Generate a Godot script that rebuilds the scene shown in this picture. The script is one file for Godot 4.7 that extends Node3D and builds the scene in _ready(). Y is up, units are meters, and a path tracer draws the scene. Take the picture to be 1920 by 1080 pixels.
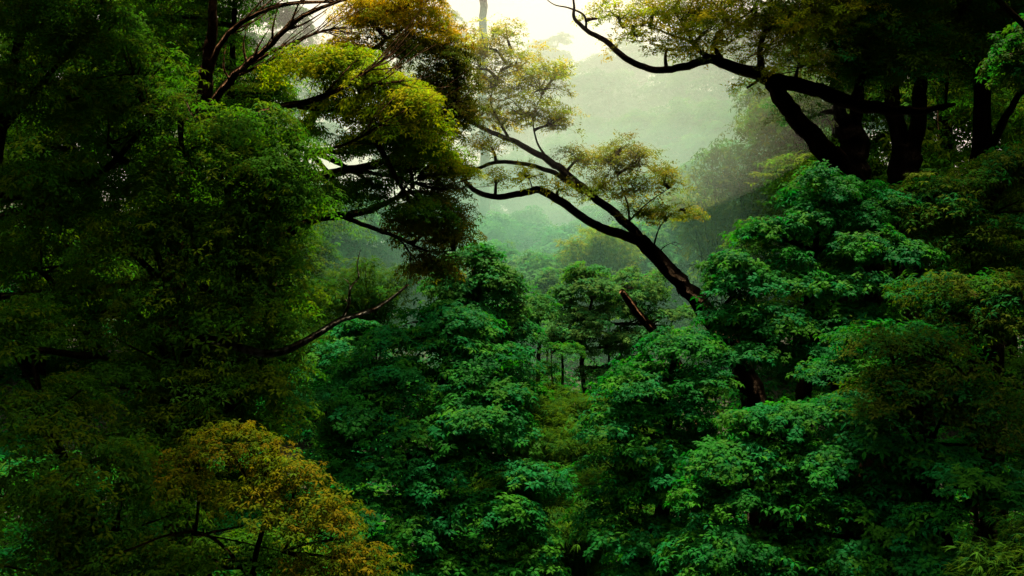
extends Node3D
# A misty forest valley seen from a slope: bright air in the gap between the crowns, dark trees on both sides.

const FOCAL := 2059.0          # pixels, for a picture 1920 wide
const EYE := Vector3(0, 9, 0)

var rng := RandomNumberGenerator.new()
var wobble := FastNoiseLite.new()
var hill_noise := FastNoiseLite.new()
var bark := {}
var leaf_mats := {}
var sprays := {}
var used_names := {}
var palettes := {}

# ------------------------------------------------------------------ small helpers
func at(px: float, py: float, d: float) -> Vector3:
	return EYE + Vector3((px - 960.0) / FOCAL * d, -(py - 540.0) / FOCAL * d, -d)

func ground_height(x: float, z: float) -> float:
	var d := -z
	var keys := [[-40.0, 11.0], [-6.0, 8.0], [2.0, 7.2], [8.0, 5.0], [18.0, 2.0], [28.0, 1.0], [38.0, 2.2], [48.0, 4.5], [62.0, 6.5], [90.0, 11.0], [130.0, 17.0], [200.0, 20.0]]
	var h := 0.0
	if d <= keys[0][0]:
		h = keys[0][1]
	elif d >= keys[-1][0]:
		h = keys[-1][1]
	else:
		for i in keys.size() - 1:
			if d < keys[i + 1][0]:
				var t: float = (d - keys[i][0]) / (keys[i + 1][0] - keys[i][0])
				h = lerpf(keys[i][1], keys[i + 1][1], t * t * (3.0 - 2.0 * t))
				break
	return h + 0.0012 * x * x * smoothstep(4.0, 30.0, d) + 0.5 * hill_noise.get_noise_2d(x, z)

func numbered(called: String) -> String:
	if not used_names.has(called):
		used_names[called] = 0
		return called
	used_names[called] += 1
	return "%s_%03d" % [called, used_names[called]]

func thing(called: String, label: String, category: String, where: Vector3, group := "") -> Node3D:
	var o := Node3D.new()
	o.name = numbered(called)
	add_child(o)
	o.position = where
	o.set_meta("label", label)
	o.set_meta("category", category)
	if group:
		o.set_meta("group", group)
	return o

func pick(a: Array):
	return a[rng.randi() % a.size()]

# ------------------------------------------------------------------ wood
class Tubes:
	var v := PackedVector3Array()
	var n := PackedVector3Array()
	var uv := PackedVector2Array()
	var ix := PackedInt32Array()

	func add(pts: PackedVector3Array, radii: PackedFloat32Array, sides: int, rough := 0.0) -> void:
		var first := v.size()
		var frame := Vector3(0.31, 0.2, 0.93)
		var along := 0.0
		for i in pts.size():
			var t: Vector3 = (pts[mini(i + 1, pts.size() - 1)] - pts[maxi(i - 1, 0)]).normalized()
			if i > 0:
				along += pts[i].distance_to(pts[i - 1])
			var a := frame - t * frame.dot(t)
			if a.length() < 0.05:
				a = Vector3(0.9, 0.1, -0.3)
				a -= t * a.dot(t)
			a = a.normalized()
			frame = a
			var b := t.cross(a)
			for k in sides + 1:
				var g := TAU * float(k % sides) / sides
				var dir := a * cos(g) + b * sin(g)
				var lump := 1.0 + rough * (sin(g * 2.0 + along * 1.7) * 0.5 + sin(g * 3.0 - along * 3.1) * 0.35 + sin(along * 5.3 + g) * 0.3)
				v.append(pts[i] + dir * radii[i] * lump)
				n.append(dir)
				uv.append(Vector2(float(k) / sides, along * 0.5))
		var w := sides + 1
		for i in pts.size() - 1:
			for k in sides:
				var p := first + i * w + k
				ix.append_array([p, p + 1, p + w, p + 1, p + w + 1, p + w])
		# rounded end
		var tip := v.size()
		var last := pts.size() - 1
		v.append(pts[last] + (pts[last] - pts[last - 1]).normalized() * radii[last] * 0.6)
		n.append((pts[last] - pts[last - 1]).normalized())
		uv.append(Vector2(0.5, along))
		for k in sides:
			var p := first + last * w + k
			ix.append_array([p, p + 1, tip])

	func mesh() -> ArrayMesh:
		var m := ArrayMesh.new()
		var a := []
		a.resize(Mesh.ARRAY_MAX)
		a[Mesh.ARRAY_VERTEX] = v
		a[Mesh.ARRAY_NORMAL] = n
		a[Mesh.ARRAY_TEX_UV] = uv
		a[Mesh.ARRAY_INDEX] = ix
		m.add_surface_from_arrays(Mesh.PRIMITIVE_TRIANGLES, a)
		return m

func smooth_path(pts: Array, radii: Array, steps: int, jitter: float) -> Array:
	var out := PackedVector3Array()
	var rad := PackedFloat32Array()
	for i in pts.size() - 1:
		var p0: Vector3 = pts[maxi(i - 1, 0)]
		var p1: Vector3 = pts[i]
		var p2: Vector3 = pts[i + 1]
		var p3: Vector3 = pts[mini(i + 2, pts.size() - 1)]
		for k in steps:
			var t := float(k) / steps
			var q := p1.cubic_interpolate(p2, p0, p3, t)
			var r: float = lerpf(radii[i], radii[i + 1], t)
			q += Vector3(wobble.get_noise_3dv(q * 5.0), wobble.get_noise_3dv(q * 5.0 + Vector3(31, 0, 0)), wobble.get_noise_3dv(q * 5.0 + Vector3(0, 57, 0))) * jitter * r * (0.0 if i == 0 and k == 0 else 1.0)
			out.append(q)
			rad.append(r)
	out.append(pts[-1])
	rad.append(radii[-1])
	return [out, rad]

# a wooden part from picture points [px, py, distance, radius in metres]; returns [node, path]
func limb(parent: Node3D, called: String, spec: Array, mat: Material, sides := 9, to_ground := false, shoots := 0) -> Array:
	var pts := []
	var radii := []
	for s in spec:
		pts.append(at(s[0], s[1], s[2]) - parent.position)
		radii.append(s[3])
	if to_ground:
		var first: Vector3 = pts[0] + parent.position
		var foot := Vector3(parent.position.x, ground_height(parent.position.x, parent.position.z) - 0.3, parent.position.z)
		var mid := foot.lerp(first, 0.5) + Vector3(0.15, 0, 0.1)
		pts.push_front(mid - parent.position)
		radii.push_front(radii[0] * 1.08)
		pts.push_front(foot - parent.position)
		radii.push_front(radii[0] * 1.5)
	var path := smooth_path(pts, radii, 6, 0.55)
	var tubes := Tubes.new()
	tubes.add(path[0], path[1], sides, 0.10)
	for i in shoots:
		var n: int = path[0].size()
		var k := rng.randi_range(int(n * 0.25), n - 2)
		var p: Vector3 = path[0][k]
		var f: Vector3 = (path[0][k + 1] - p).normalized()
		var r: float = path[1][k]
		var long := rng.randf_range(0.7, 1.9)
		var side := (Vector3(rng.randfn(), rng.randfn() * 0.8 + 0.35, rng.randfn())).normalized()
		var p1 := p + (f + side * 0.55).normalized() * long * 0.45
		var p2 := p1 + (f + side * 0.25 + Vector3(0, 0.15, 0)).normalized() * long * 0.55
		var s := smooth_path([p, p1, p2], [minf(r * 0.6, 0.05), minf(r * 0.35, 0.022), 0.005], 4, 0.6)
		tubes.add(s[0], s[1], 5)
	var o := MeshInstance3D.new()
	o.name = called
	o.mesh = tubes.mesh()
	o.material_override = mat
	parent.add_child(o, true)
	return [o, path]

# ------------------------------------------------------------------ leaves
func add_leaf(v: PackedVector3Array, c: PackedColorArray, root: Vector3, dir: Vector3, up: Vector3, length: float, width: float, color: Color) -> void:
	var f := dir.normalized()
	var s := f.cross(up)
	if s.length() < 0.01:
		s = f.cross(Vector3(0.3, 0.9, 0.2))
	s = s.normalized()
	var u := s.cross(f).normalized()
	var mid := root + f * length * 0.5 + u * length * 0.05
	var tip := root + f * length - u * length * 0.16
	var a := root + f * length * 0.32 + s * width * 0.5 + u * width * 0.16
	var b := root + f * length * 0.66 + s * width * 0.38 + u * width * 0.08
	var a2 := root + f * length * 0.32 - s * width * 0.5 + u * width * 0.16
	var b2 := root + f * length * 0.66 - s * width * 0.38 + u * width * 0.08
	for q in [root, a, mid, a, b, mid, b, tip, mid, root, mid, a2, a2, mid, b2, b2, mid, tip]:
		v.append(q)
		c.append(color)

# every leaf differs a little from its neighbours, at random: lighter or darker, yellower or bluer, now and then a dying one
func leaf_tint() -> Color:
	var value := rng.randf_range(0.72, 1.28)
	var yellow := rng.randf_range(-0.2, 0.12)
	if rng.randf() < 0.05:
		yellow += 0.55
	return Color(value * (1.0 + yellow), value * (1.0 + yellow * 0.15), value * (1.0 - yellow * 0.3))

# one random colour out of a species' range; it depends on nothing but the dice
func dice_tone(palette: Array) -> Color:
	var c: Color = pick(palette)
	var value := rng.randf_range(0.72, 1.3)
	return Color(c.r * value, c.g * value, c.b * value)

func finish(v: PackedVector3Array, c: PackedColorArray) -> ArrayMesh:
	var m := ArrayMesh.new()
	var a := []
	a.resize(Mesh.ARRAY_MAX)
	a[Mesh.ARRAY_VERTEX] = v
	a[Mesh.ARRAY_COLOR] = c
	m.add_surface_from_arrays(Mesh.PRIMITIVE_TRIANGLES, a)
	return m

func make_spray(kind: String) -> ArrayMesh:
	var v := PackedVector3Array()
	var c := PackedColorArray()
	if kind == "broad":          # whorls of broad leaves that droop from the twig end
		for w in 6:
			var r := 0.30 * sqrt(rng.randf())
			var g := rng.randf() * TAU
			var o := Vector3(cos(g) * r, rng.randf_range(-0.07, 0.09) - r * 0.25, sin(g) * r)
			var count := rng.randi_range(5, 8)
			var turn := rng.randf() * TAU
			for k in count:
				var h := turn + TAU * k / count + rng.randf_range(-0.25, 0.25)
				var dir := Vector3(cos(h), rng.randf_range(-0.75, 0.15), sin(h))
				add_leaf(v, c, o + dir * 0.015, dir, Vector3.UP, rng.randf_range(0.09, 0.155), rng.randf_range(0.045, 0.07), leaf_tint())
	elif kind == "droop":        # loose whorls of narrow pointed leaves that hang from the twig ends
		for w in 7:
			var r := 0.33 * sqrt(rng.randf())
			var g := rng.randf() * TAU
			var o := Vector3(cos(g) * r, rng.randf_range(-0.06, 0.1) - r * 0.3, sin(g) * r)
			var count := rng.randi_range(4, 7)
			var turn := rng.randf() * TAU
			for k in count:
				var h := turn + TAU * k / count + rng.randf_range(-0.3, 0.3)
				var dir := Vector3(cos(h), rng.randf_range(-0.95, 0.2), sin(h))
				add_leaf(v, c, o + dir.normalized() * 0.02, dir, Vector3.UP, rng.randf_range(0.08, 0.14), rng.randf_range(0.03, 0.046), leaf_tint())
	elif kind == "fine":         # small leaves held outwards and upwards on thin twigs
		for w in 8:
			var g := rng.randf() * TAU
			var reach := rng.randf_range(0.16, 0.38)
			var lift := rng.randf_range(-0.1, 0.5)
			for k in 6:
				var t := (k + 1.0) / 6.0
				var p := Vector3(cos(g) * reach * t, lift * reach * t + rng.randf_range(-0.02, 0.02), sin(g) * reach * t)
				var h := g + (0.8 if k % 2 else -0.8) + rng.randf_range(-0.4, 0.4)
				var dir := Vector3(cos(h), rng.randf_range(-0.5, 0.7), sin(h))
				add_leaf(v, c, p, dir, Vector3.UP, rng.randf_range(0.06, 0.105), rng.randf_range(0.024, 0.038), leaf_tint())
	else:                        # bamboo: long slender leaves in fans
		for w in 6:
			var g := rng.randf() * TAU
			var reach := rng.randf_range(0.1, 0.4)
			var p := Vector3(cos(g) * reach, rng.randf_range(-0.2, 0.2), sin(g) * reach)
			for k in 6:
				var h := g + rng.randf_range(-1.1, 1.1)
				var dir := Vector3(cos(h), rng.randf_range(-0.9, 0.35), sin(h))
				add_leaf(v, c, p, dir, Vector3.UP, rng.randf_range(0.14, 0.26), rng.randf_range(0.018, 0.03), leaf_tint())
	return finish(v, c)

# a leafy branch: twigs to tufts spread over an ellipsoid, and the sprays of leaves on each tuft
# o: look = {spray, pal, size, tuft, cover, layers, flat, fill, twig}
func leafy_branch(parent: Node3D, from: Vector3, centre: Vector3, radius: Vector3, look: Dictionary, mat: Material, called := "branch") -> MeshInstance3D:
	var size: float = look.get("size", 1.0)
	var tuft_r: float = look.get("tuft", 0.5) * size
	var flat: float = look.get("flat", 0.7)
	var low: float = look.get("low", -0.45)
	var area := 4.0 * PI * pow((pow(radius.x * radius.y, 1.6) + pow(radius.x * radius.z, 1.6) + pow(radius.y * radius.z, 1.6)) / 3.0, 1.0 / 1.6)
	var n_tufts := maxi(3, int(area / (PI * tuft_r * tuft_r) * float(look.get("cover", 0.9)) * 1.5))
	var per_tuft := maxi(3, int(pow(tuft_r / (0.3 * size), 2.0) * float(look.get("layers", 2.2)) * 1.6))
	var palette: Array = palettes[look.pal]
	var tubes := Tubes.new()
	var twig: float = look.get("twig", 0.012) * size
	# the stem from the limb into the clump
	var thick: float = look.get("stem", 0.05) * size
	var bend := from.lerp(centre, 0.5) + Vector3(rng.randf_range(-0.2, 0.2), rng.randf_range(0.0, 0.25), rng.randf_range(-0.2, 0.2)) * radius.y
	var stem := smooth_path([from, bend, centre], [thick * 1.5, thick * 1.1, thick * 0.7], 5, 0.5)
	tubes.add(stem[0], stem[1], 6, 0.05)
	var xf: Array[Transform3D] = []
	var cols: Array[Color] = []
	var ragged: float = look.get("ragged", 0.28)
	for i in n_tufts:
		var dir := Vector3(rng.randfn(), rng.randfn(), rng.randfn()).normalized()
		if dir.y < low:
			dir.y = -dir.y * rng.randf()
			dir = dir.normalized()
		var inside := rng.randf() < float(look.get("fill", 0.25))
		var k := rng.randf_range(0.35, 0.8) if inside else 1.0 + ragged * (wobble.get_noise_3dv((centre + parent.position + dir * radius) * 2.2) * 1.4 + rng.randf_range(-0.6, 0.35))
		var p := centre + dir * radius * k
		var tier: float = look.get("tier", 0.0)
		if tier > 0.0:                        # shoots gather in storeys, with air between
			p.y = lerpf(p.y, roundf(p.y / tier + wobble.get_noise_2d(p.x * 3.0, p.z * 3.0)) * tier, 0.4)
		# twig
		var s: Vector3 = stem[0][rng.randi_range(stem[0].size() / 2, stem[0].size() - 1)]
		var m := s.lerp(p, 0.55) + Vector3(rng.randf_range(-0.12, 0.12), rng.randf_range(-0.02, 0.2), rng.randf_range(-0.12, 0.12)) * radius.y
		if rng.randf() < float(look.get("twigs", 0.6)):
			var tw := smooth_path([s, m, p], [twig * 2.0, twig * 1.3, twig * 0.5], 3, 0.8)
			tubes.add(tw[0], tw[1], 4)
		for j in per_tuft:
			var g := rng.randf() * TAU
			var rr := sqrt(rng.randf())
			var q := p + Vector3(cos(g) * rr * tuft_r, (rng.randf_range(-0.2, 0.2) + 0.35 - 0.85 * rr * rr) * flat * tuft_r, sin(g) * rr * tuft_r)
			var up := (Vector3.UP + dir * float(look.get("lean", 0.45)) + Vector3(cos(g), 0, sin(g)) * rr * 0.5 + Vector3(rng.randfn(), 0, rng.randfn()) * 0.18).normalized()
			var side := up.cross(Vector3(cos(g + 1.7), 0.1, sin(g + 1.7))).normalized()
			var sc := size * rng.randf_range(0.75, 1.25)
			xf.append(Transform3D(Basis(side, up, side.cross(up)) * Basis(Vector3.UP, rng.randf() * TAU) * sc, q))
			cols.append(dice_tone(palette))
	var wood := MeshInstance3D.new()
	wood.name = called
	wood.mesh = tubes.mesh()
	wood.material_override = mat
	parent.add_child(wood, true)
	var mm := MultiMesh.new()
	mm.transform_format = MultiMesh.TRANSFORM_3D
	mm.use_colors = true
	mm.mesh = pick(sprays[look.spray])
	mm.instance_count = xf.size()
	for i in xf.size():
		mm.set_instance_transform(i, xf[i])
		mm.set_instance_color(i, cols[i])
	var leaves := MultiMeshInstance3D.new()
	leaves.name = "leaves"
	leaves.multimesh = mm
	leaves.material_override = leaf_mats[look.get("leaf", "soft")]
	leaves.set_meta("kind", "stuff")
	wood.add_child(leaves, true)
	spray_count += xf.size()
	return wood

var spray_count := 0

func nearest(paths: Array, p: Vector3) -> Vector3:
	var best := Vector3.ZERO
	var most := INF
	for path in paths:
		for q in path:
			# prefer points below and inside, as a branch would leave its limb
			var d: float = q.distance_to(p) + maxf(0.0, q.y - p.y) * 0.6
			if d < most:
				most = d
				best = q
	return best

# the largest leaves of a shrub, each a piece of its own, in whorls on the side turned to the valley's open slope
func single_leaves(shrub: Node3D, clumps: Array, each: int) -> void:
	var which := 0
	for br in shrub.get_children():
		if not String(br.name).begins_with("branch") or which >= clumps.size():
			continue
		var k: Array = clumps[which]
		which += 1
		var per: float = k[2] / FOCAL
		var c := at(k[0], k[1], k[2]) - shrub.position
		var radius := Vector3(k[3] * per, k[4] * per, k[5])
		for w in int(ceil(each / 5.0)):
			var dir := Vector3(rng.randf_range(-0.9, 0.9), rng.randf_range(0.0, 0.8), rng.randf_range(0.3, 1.0)).normalized()
			var p := c + dir * radius * 1.12
			var turn := rng.randf() * TAU
			for j in 5:
				var h := turn + TAU * j / 5.0 + rng.randf_range(-0.2, 0.2)
				var f := Vector3(cos(h), rng.randf_range(-0.7, 0.0), sin(h)).normalized()
				var side := f.cross(Vector3.UP).normalized()
				var o := MeshInstance3D.new()
				o.name = "leaf"
				o.mesh = pick(single_meshes)
				o.material_override = leaf_mats["gloss"]
				o.transform = Transform3D(Basis(side, side.cross(f), -f) * rng.randf_range(0.9, 1.25), p + f * 0.02)
				br.add_child(o, true)

var single_meshes := []

func make_single_leaves() -> void:
	for i in 12:
		var v := PackedVector3Array()
		var c := PackedColorArray()
		var tone: Color = palettes["emerald"][i % 4]
		add_leaf(v, c, Vector3.ZERO, Vector3(0, 0, -1), Vector3.UP, rng.randf_range(0.085, 0.12), rng.randf_range(0.042, 0.055), tone * leaf_tint())
		single_meshes.append(finish(v, c))

# clumps: [px, py, d, rx px, ry px, rz m, overrides]
func foliage(parent: Node3D, paths: Array, clumps: Array, look: Dictionary, mat: Material) -> void:
	for k in clumps:
		var c := at(k[0], k[1], k[2]) - parent.position
		var per: float = k[2] / FOCAL
		var l := look.duplicate()
		if k.size() > 6:
			l.merge(k[6], true)
		leafy_branch(parent, nearest(paths, c), c, Vector3(k[3] * per, k[4] * per, k[5]), l, mat)

func ground_at(px: float, d: float) -> Vector3:
	var x := (px - 960.0) / FOCAL * d
	return Vector3(x, ground_height(x, -d), -d)

# a tree or shrub: foot at px and distance; trunk and limbs as picture points; clumps of leaves
func plant(called: String, label: String, category: String, foot_px: float, foot_d: float, trunk: Array, limbs: Array, clumps: Array, look: Dictionary, wood: String, group := "", shoots := 0) -> Node3D:
	var o := thing(called, label, category, ground_at(foot_px, foot_d), group)
	var m: Material = bark[wood]
	var t := limb(o, "trunk", trunk, m, 12, true)
	var paths := [t[1][0]]
	for l in limbs:
		var r := limb(o, "limb", l, m, 9, false, shoots)
		paths.append(r[1][0])
	foliage(o, paths, clumps, look, m)
	return o

# ------------------------------------------------------------------ materials
func noise_tex(freq: float, ramp: Gradient, size := 512, normal := false, strength := 6.0, seed_ := 3, octaves := 5) -> NoiseTexture2D:
	var t := NoiseTexture2D.new()
	var n := FastNoiseLite.new()
	n.seed = seed_
	n.frequency = freq
	n.fractal_octaves = octaves
	t.noise = n
	t.width = size
	t.height = size
	t.seamless = true
	t.as_normal_map = normal
	t.bump_strength = strength
	if ramp:
		t.color_ramp = ramp
	return t

func ramp(stops: Array) -> Gradient:
	var g := Gradient.new()
	var o := PackedFloat32Array()
	var c := PackedColorArray()
	for s in stops:
		o.append(s[0])
		c.append((s[1] as Color).linear_to_srgb())
	g.offsets = o
	g.colors = c
	return g

func make_materials() -> void:
	var relief := noise_tex(0.03, null, 512, true, 10.0, 9)
	for b in [
		["dark", [[0.0, Color(0.04, 0.024, 0.014)], [0.5, Color(0.11, 0.07, 0.043)], [0.75, Color(0.16, 0.12, 0.08)], [1.0, Color(0.18, 0.20, 0.12)]]],
		["brown", [[0.0, Color(0.03, 0.016, 0.008)], [0.5, Color(0.17, 0.09, 0.045)], [0.8, Color(0.25, 0.15, 0.085)], [1.0, Color(0.30, 0.25, 0.16)]]],
		["pale", [[0.0, Color(0.18, 0.14, 0.08)], [0.5, Color(0.40, 0.33, 0.20)], [1.0, Color(0.52, 0.46, 0.33)]]],
		["lichen", [[0.0, Color(0.03, 0.02, 0.012)], [0.44, Color(0.14, 0.09, 0.05)], [0.50, Color(0.34, 0.33, 0.26)], [0.75, Color(0.42, 0.42, 0.34)], [1.0, Color(0.5, 0.5, 0.42)]]],
	]:
		var m := StandardMaterial3D.new()
		m.resource_name = b[0] + "_bark"
		m.albedo_texture = noise_tex(0.012 if b[0] == "lichen" else 0.02, ramp(b[1]), 512, false, 6.0, 5)
		m.uv1_triplanar = true
		m.uv1_scale = Vector3(1.1, 0.5, 1.1)
		m.roughness = 0.85
		m.metallic_specular = 0.3
		m.normal_enabled = true
		m.normal_texture = relief
		m.normal_scale = 1.0
		bark[b[0]] = m
	for b in [["soft", 0.7, 0.06, Color(0.8, 1.0, 0.25)], ["gloss", 0.5, 0.09, Color(0.5, 1.0, 0.3)], ["thin", 0.7, 0.06, Color(1.0, 0.95, 0.25)]]:
		var m := StandardMaterial3D.new()
		m.resource_name = b[0] + "_leaf"
		m.vertex_color_use_as_albedo = true
		m.roughness = b[1]
		m.metallic_specular = b[2]
		m.cull_mode = BaseMaterial3D.CULL_DISABLED
		m.backlight_enabled = true
		m.backlight = (b[3] as Color).linear_to_srgb()
		leaf_mats[b[0]] = m
	palettes = {
		"emerald": [Color(0.008, 0.095, 0.014), Color(0.014, 0.115, 0.010), Color(0.007, 0.115, 0.024), Color(0.030, 0.130, 0.008)],
		"fresh": [Color(0.026, 0.125, 0.018), Color(0.014, 0.12, 0.024), Color(0.04, 0.13, 0.012)],
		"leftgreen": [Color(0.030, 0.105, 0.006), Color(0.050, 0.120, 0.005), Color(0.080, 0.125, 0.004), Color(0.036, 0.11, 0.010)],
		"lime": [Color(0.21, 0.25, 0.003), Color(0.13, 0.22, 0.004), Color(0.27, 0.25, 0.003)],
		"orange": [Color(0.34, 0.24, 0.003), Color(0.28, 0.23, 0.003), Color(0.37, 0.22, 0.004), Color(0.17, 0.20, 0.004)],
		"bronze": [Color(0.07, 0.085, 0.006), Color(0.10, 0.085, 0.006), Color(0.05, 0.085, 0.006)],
		"airy": [Color(0.29, 0.32, 0.010), Color(0.34, 0.29, 0.010), Color(0.22, 0.31, 0.012)],
		"tan": [Color(0.18, 0.21, 0.018), Color(0.20, 0.18, 0.018), Color(0.13, 0.20, 0.016)],
		"gold": [Color(0.100, 0.105, 0.003), Color(0.072, 0.105, 0.004), Color(0.125, 0.100, 0.004), Color(0.045, 0.085, 0.005)],
		"olive": [Color(0.050, 0.085, 0.006), Color(0.024, 0.09, 0.010), Color(0.062, 0.09, 0.008), Color(0.012, 0.10, 0.020)],
		"slope": [Color(0.05, 0.15, 0.035), Color(0.035, 0.15, 0.04), Color(0.07, 0.15, 0.03)],
		"grass": [Color(0.035, 0.105, 0.008), Color(0.05, 0.11, 0.006), Color(0.02, 0.095, 0.014)],
		"bamboo": [Color(0.13, 0.20, 0.006), Color(0.18, 0.21, 0.005), Color(0.08, 0.18, 0.010)],
		"far": [Color(0.03, 0.10, 0.025), Color(0.04, 0.11, 0.022), Color(0.02, 0.09, 0.028)],
	}

# ------------------------------------------------------------------ the scene
func _ready() -> void:
	rng.seed = 20240611
	wobble.seed = 7
	wobble.frequency = 0.35
	hill_noise.seed = 4
	hill_noise.frequency = 0.06

	# camera
	var cam := Camera3D.new()
	cam.name = "camera"
	cam.position = EYE
	cam.fov = rad_to_deg(2.0 * atan(540.0 / FOCAL))
	cam.near = 0.1
	cam.far = 600.0
	add_child(cam)
	cam.current = true

	# sky, air and exposure
	var env := Environment.new()
	var sky := Sky.new()
	var sm := ProceduralSkyMaterial.new()
	# an overcast sky: about three times as bright overhead as at the horizon
	sm.sky_top_color = Color(0.95, 1.0, 1.0)
	sm.sky_horizon_color = Color(0.58, 0.53, 0.46)
	sm.sky_curve = 1.0
	sm.ground_bottom_color = Color(0.10, 0.12, 0.09)
	sm.ground_horizon_color = Color(0.45, 0.48, 0.42)
	sm.sun_angle_max = 95.0
	sm.sun_curve = 0.65
	sky.sky_material = sm
	env.background_mode = Environment.BG_SKY
	env.sky = sky
	env.background_energy_multiplier = 0.7
	env.tonemap_mode = Environment.TONE_MAPPER_LINEAR
	env.tonemap_exposure = 3.15
	env.volumetric_fog_enabled = true
	env.volumetric_fog_density = 0.0
	env.volumetric_fog_albedo = Color(0.86, 0.95, 0.88)
	env.sdfgi_enabled = true
	env.ssao_enabled = true
	env.ssil_enabled = true
	var we := WorldEnvironment.new()
	we.name = "world"
	we.environment = env
	add_child(we)

	# the sun behind the trees, veiled, above the gap
	var sun := DirectionalLight3D.new()
	sun.name = "sun"
	sun.light_color = Color(1.0, 0.935, 0.82)
	sun.light_energy = 1.6
	sun.light_angular_distance = 4.0
	sun.shadow_enabled = true
	add_child(sun)
	var elev := deg_to_rad(73.0)
	var azim := deg_to_rad(3.0)
	var towards_sun := Vector3(sin(azim) * cos(elev), sin(elev), -cos(azim) * cos(elev))
	sun.look_at_from_position(Vector3.ZERO, -towards_sun)

	make_materials()
	for kind in ["broad", "droop", "fine", "bamboo"]:
		sprays[kind] = []
		for i in 6:
			sprays[kind].append(make_spray(kind))

	make_single_leaves()
	build_ground()
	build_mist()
	build_undergrowth()
	build_far_slope()
	build_middle()
	build_left()
	build_centre_tree()
	build_right_canopy()
	build_right_shrubs()
	build_centre_shrubs()
	build_beside_frame()
	print("sprays: ", spray_count)

func build_ground() -> void:
	var st := SurfaceTool.new()
	st.begin(Mesh.PRIMITIVE_TRIANGLES)
	var nx := 60
	var nz := 70
	for j in nz + 1:
		for i in nx + 1:
			var x := lerpf(-75.0, 75.0, float(i) / nx)
			var z := lerpf(30.0, -150.0, float(j) / nz)
			st.set_uv(Vector2(x, z) * 0.2)
			st.add_vertex(Vector3(x, ground_height(x, z), z))
	for j in nz:
		for i in nx:
			var p := j * (nx + 1) + i
			for q in [p, p + nx + 1, p + 1, p + 1, p + nx + 1, p + nx + 2]:
				st.add_index(q)
	st.generate_normals()
	var m := StandardMaterial3D.new()
	m.resource_name = "leaf_litter"
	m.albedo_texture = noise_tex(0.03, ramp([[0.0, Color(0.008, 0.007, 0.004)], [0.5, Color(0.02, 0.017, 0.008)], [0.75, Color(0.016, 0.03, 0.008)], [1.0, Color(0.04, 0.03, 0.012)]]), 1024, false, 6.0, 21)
	m.uv1_scale = Vector3(0.6, 0.6, 0.6)
	m.roughness = 0.95
	m.heightmap_enabled = true
	m.heightmap_texture = noise_tex(0.06, null, 512, false, 6.0, 22)
	m.heightmap_scale = 8.0
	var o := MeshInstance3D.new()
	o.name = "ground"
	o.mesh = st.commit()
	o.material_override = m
	o.set_meta("kind", "structure")
	o.set_meta("label", "dark leaf litter on the valley floor under the trees")
	o.set_meta("category", "ground")
	add_child(o)

func mist(label: String, where: Vector3, size: Vector3, density: float, tint: Color) -> void:
	var f := FogVolume.new()
	f.name = numbered("mist")
	f.shape = RenderingServer.FOG_VOLUME_SHAPE_ELLIPSOID
	f.size = size
	f.position = where
	var m := FogMaterial.new()
	m.resource_name = "mist"
	m.albedo = tint
	m.density = density
	f.material = m
	f.set_meta("kind", "stuff")
	f.set_meta("label", label)
	f.set_meta("category", "mist")
	add_child(f)

func build_mist() -> void:  # the green tints stand in for light filtered through leaves
	mist("pale mist filling the gap between the trees over the far slope", Vector3(6, 22, -106), Vector3(96, 64, 66), 0.014, Color(0.96, 0.95, 0.925))
	mist("thin mist tinted green for leaf-filtered light over the valley bushes", Vector3(2, 11, -71), Vector3(46, 30, 58), 0.0058, Color(0.66, 0.95, 0.82))
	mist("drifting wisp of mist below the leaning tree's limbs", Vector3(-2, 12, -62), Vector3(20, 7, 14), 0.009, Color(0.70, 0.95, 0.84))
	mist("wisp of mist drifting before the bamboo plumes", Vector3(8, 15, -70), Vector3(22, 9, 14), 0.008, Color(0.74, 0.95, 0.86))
	mist("bright veil of mist hanging round the leaning tree's crown", Vector3(2.5, 17.5, -36), Vector3(19, 13, 20), 0.0065, Color(0.97, 0.95, 0.90))
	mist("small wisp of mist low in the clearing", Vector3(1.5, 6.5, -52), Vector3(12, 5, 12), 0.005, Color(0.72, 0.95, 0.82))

func build_undergrowth() -> void:
	for u in [["ferns", "broad", "emerald", 13000, 1.9, "low dark ferny undergrowth covering the valley floor"], ["grass", "bamboo", "grass", 3600, 1.6, "scattered yellow-green grass tufts among the undergrowth"]]:
		var mm := MultiMesh.new()
		mm.transform_format = MultiMesh.TRANSFORM_3D
		mm.use_colors = true
		mm.mesh = sprays[u[1]][0]
		mm.instance_count = u[3]
		for i in int(u[3]):
			var d := 10.0 + 100.0 * pow(rng.randf(), 1.7)
			var x := rng.randf_range(-1.0, 1.0) * (d * 0.52 + 4.0)
			var p := Vector3(x, ground_height(x, -d) + rng.randf_range(0.1, 0.9), -d)
			var sc: float = u[4] * rng.randf_range(0.8, 1.6)
			mm.set_instance_transform(i, Transform3D(Basis(Vector3.UP, rng.randf() * TAU) * Basis(Vector3.RIGHT, rng.randf_range(-0.5, 0.5)) * sc, p))
			mm.set_instance_color(i, dice_tone(palettes[u[2]]))
		var o := MultiMeshInstance3D.new()
		o.name = u[0]
		o.multimesh = mm
		o.material_override = leaf_mats["soft"]
		o.set_meta("kind", "stuff")
		o.set_meta("label", u[5])
		o.set_meta("category", "undergrowth")
		add_child(o)

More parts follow.
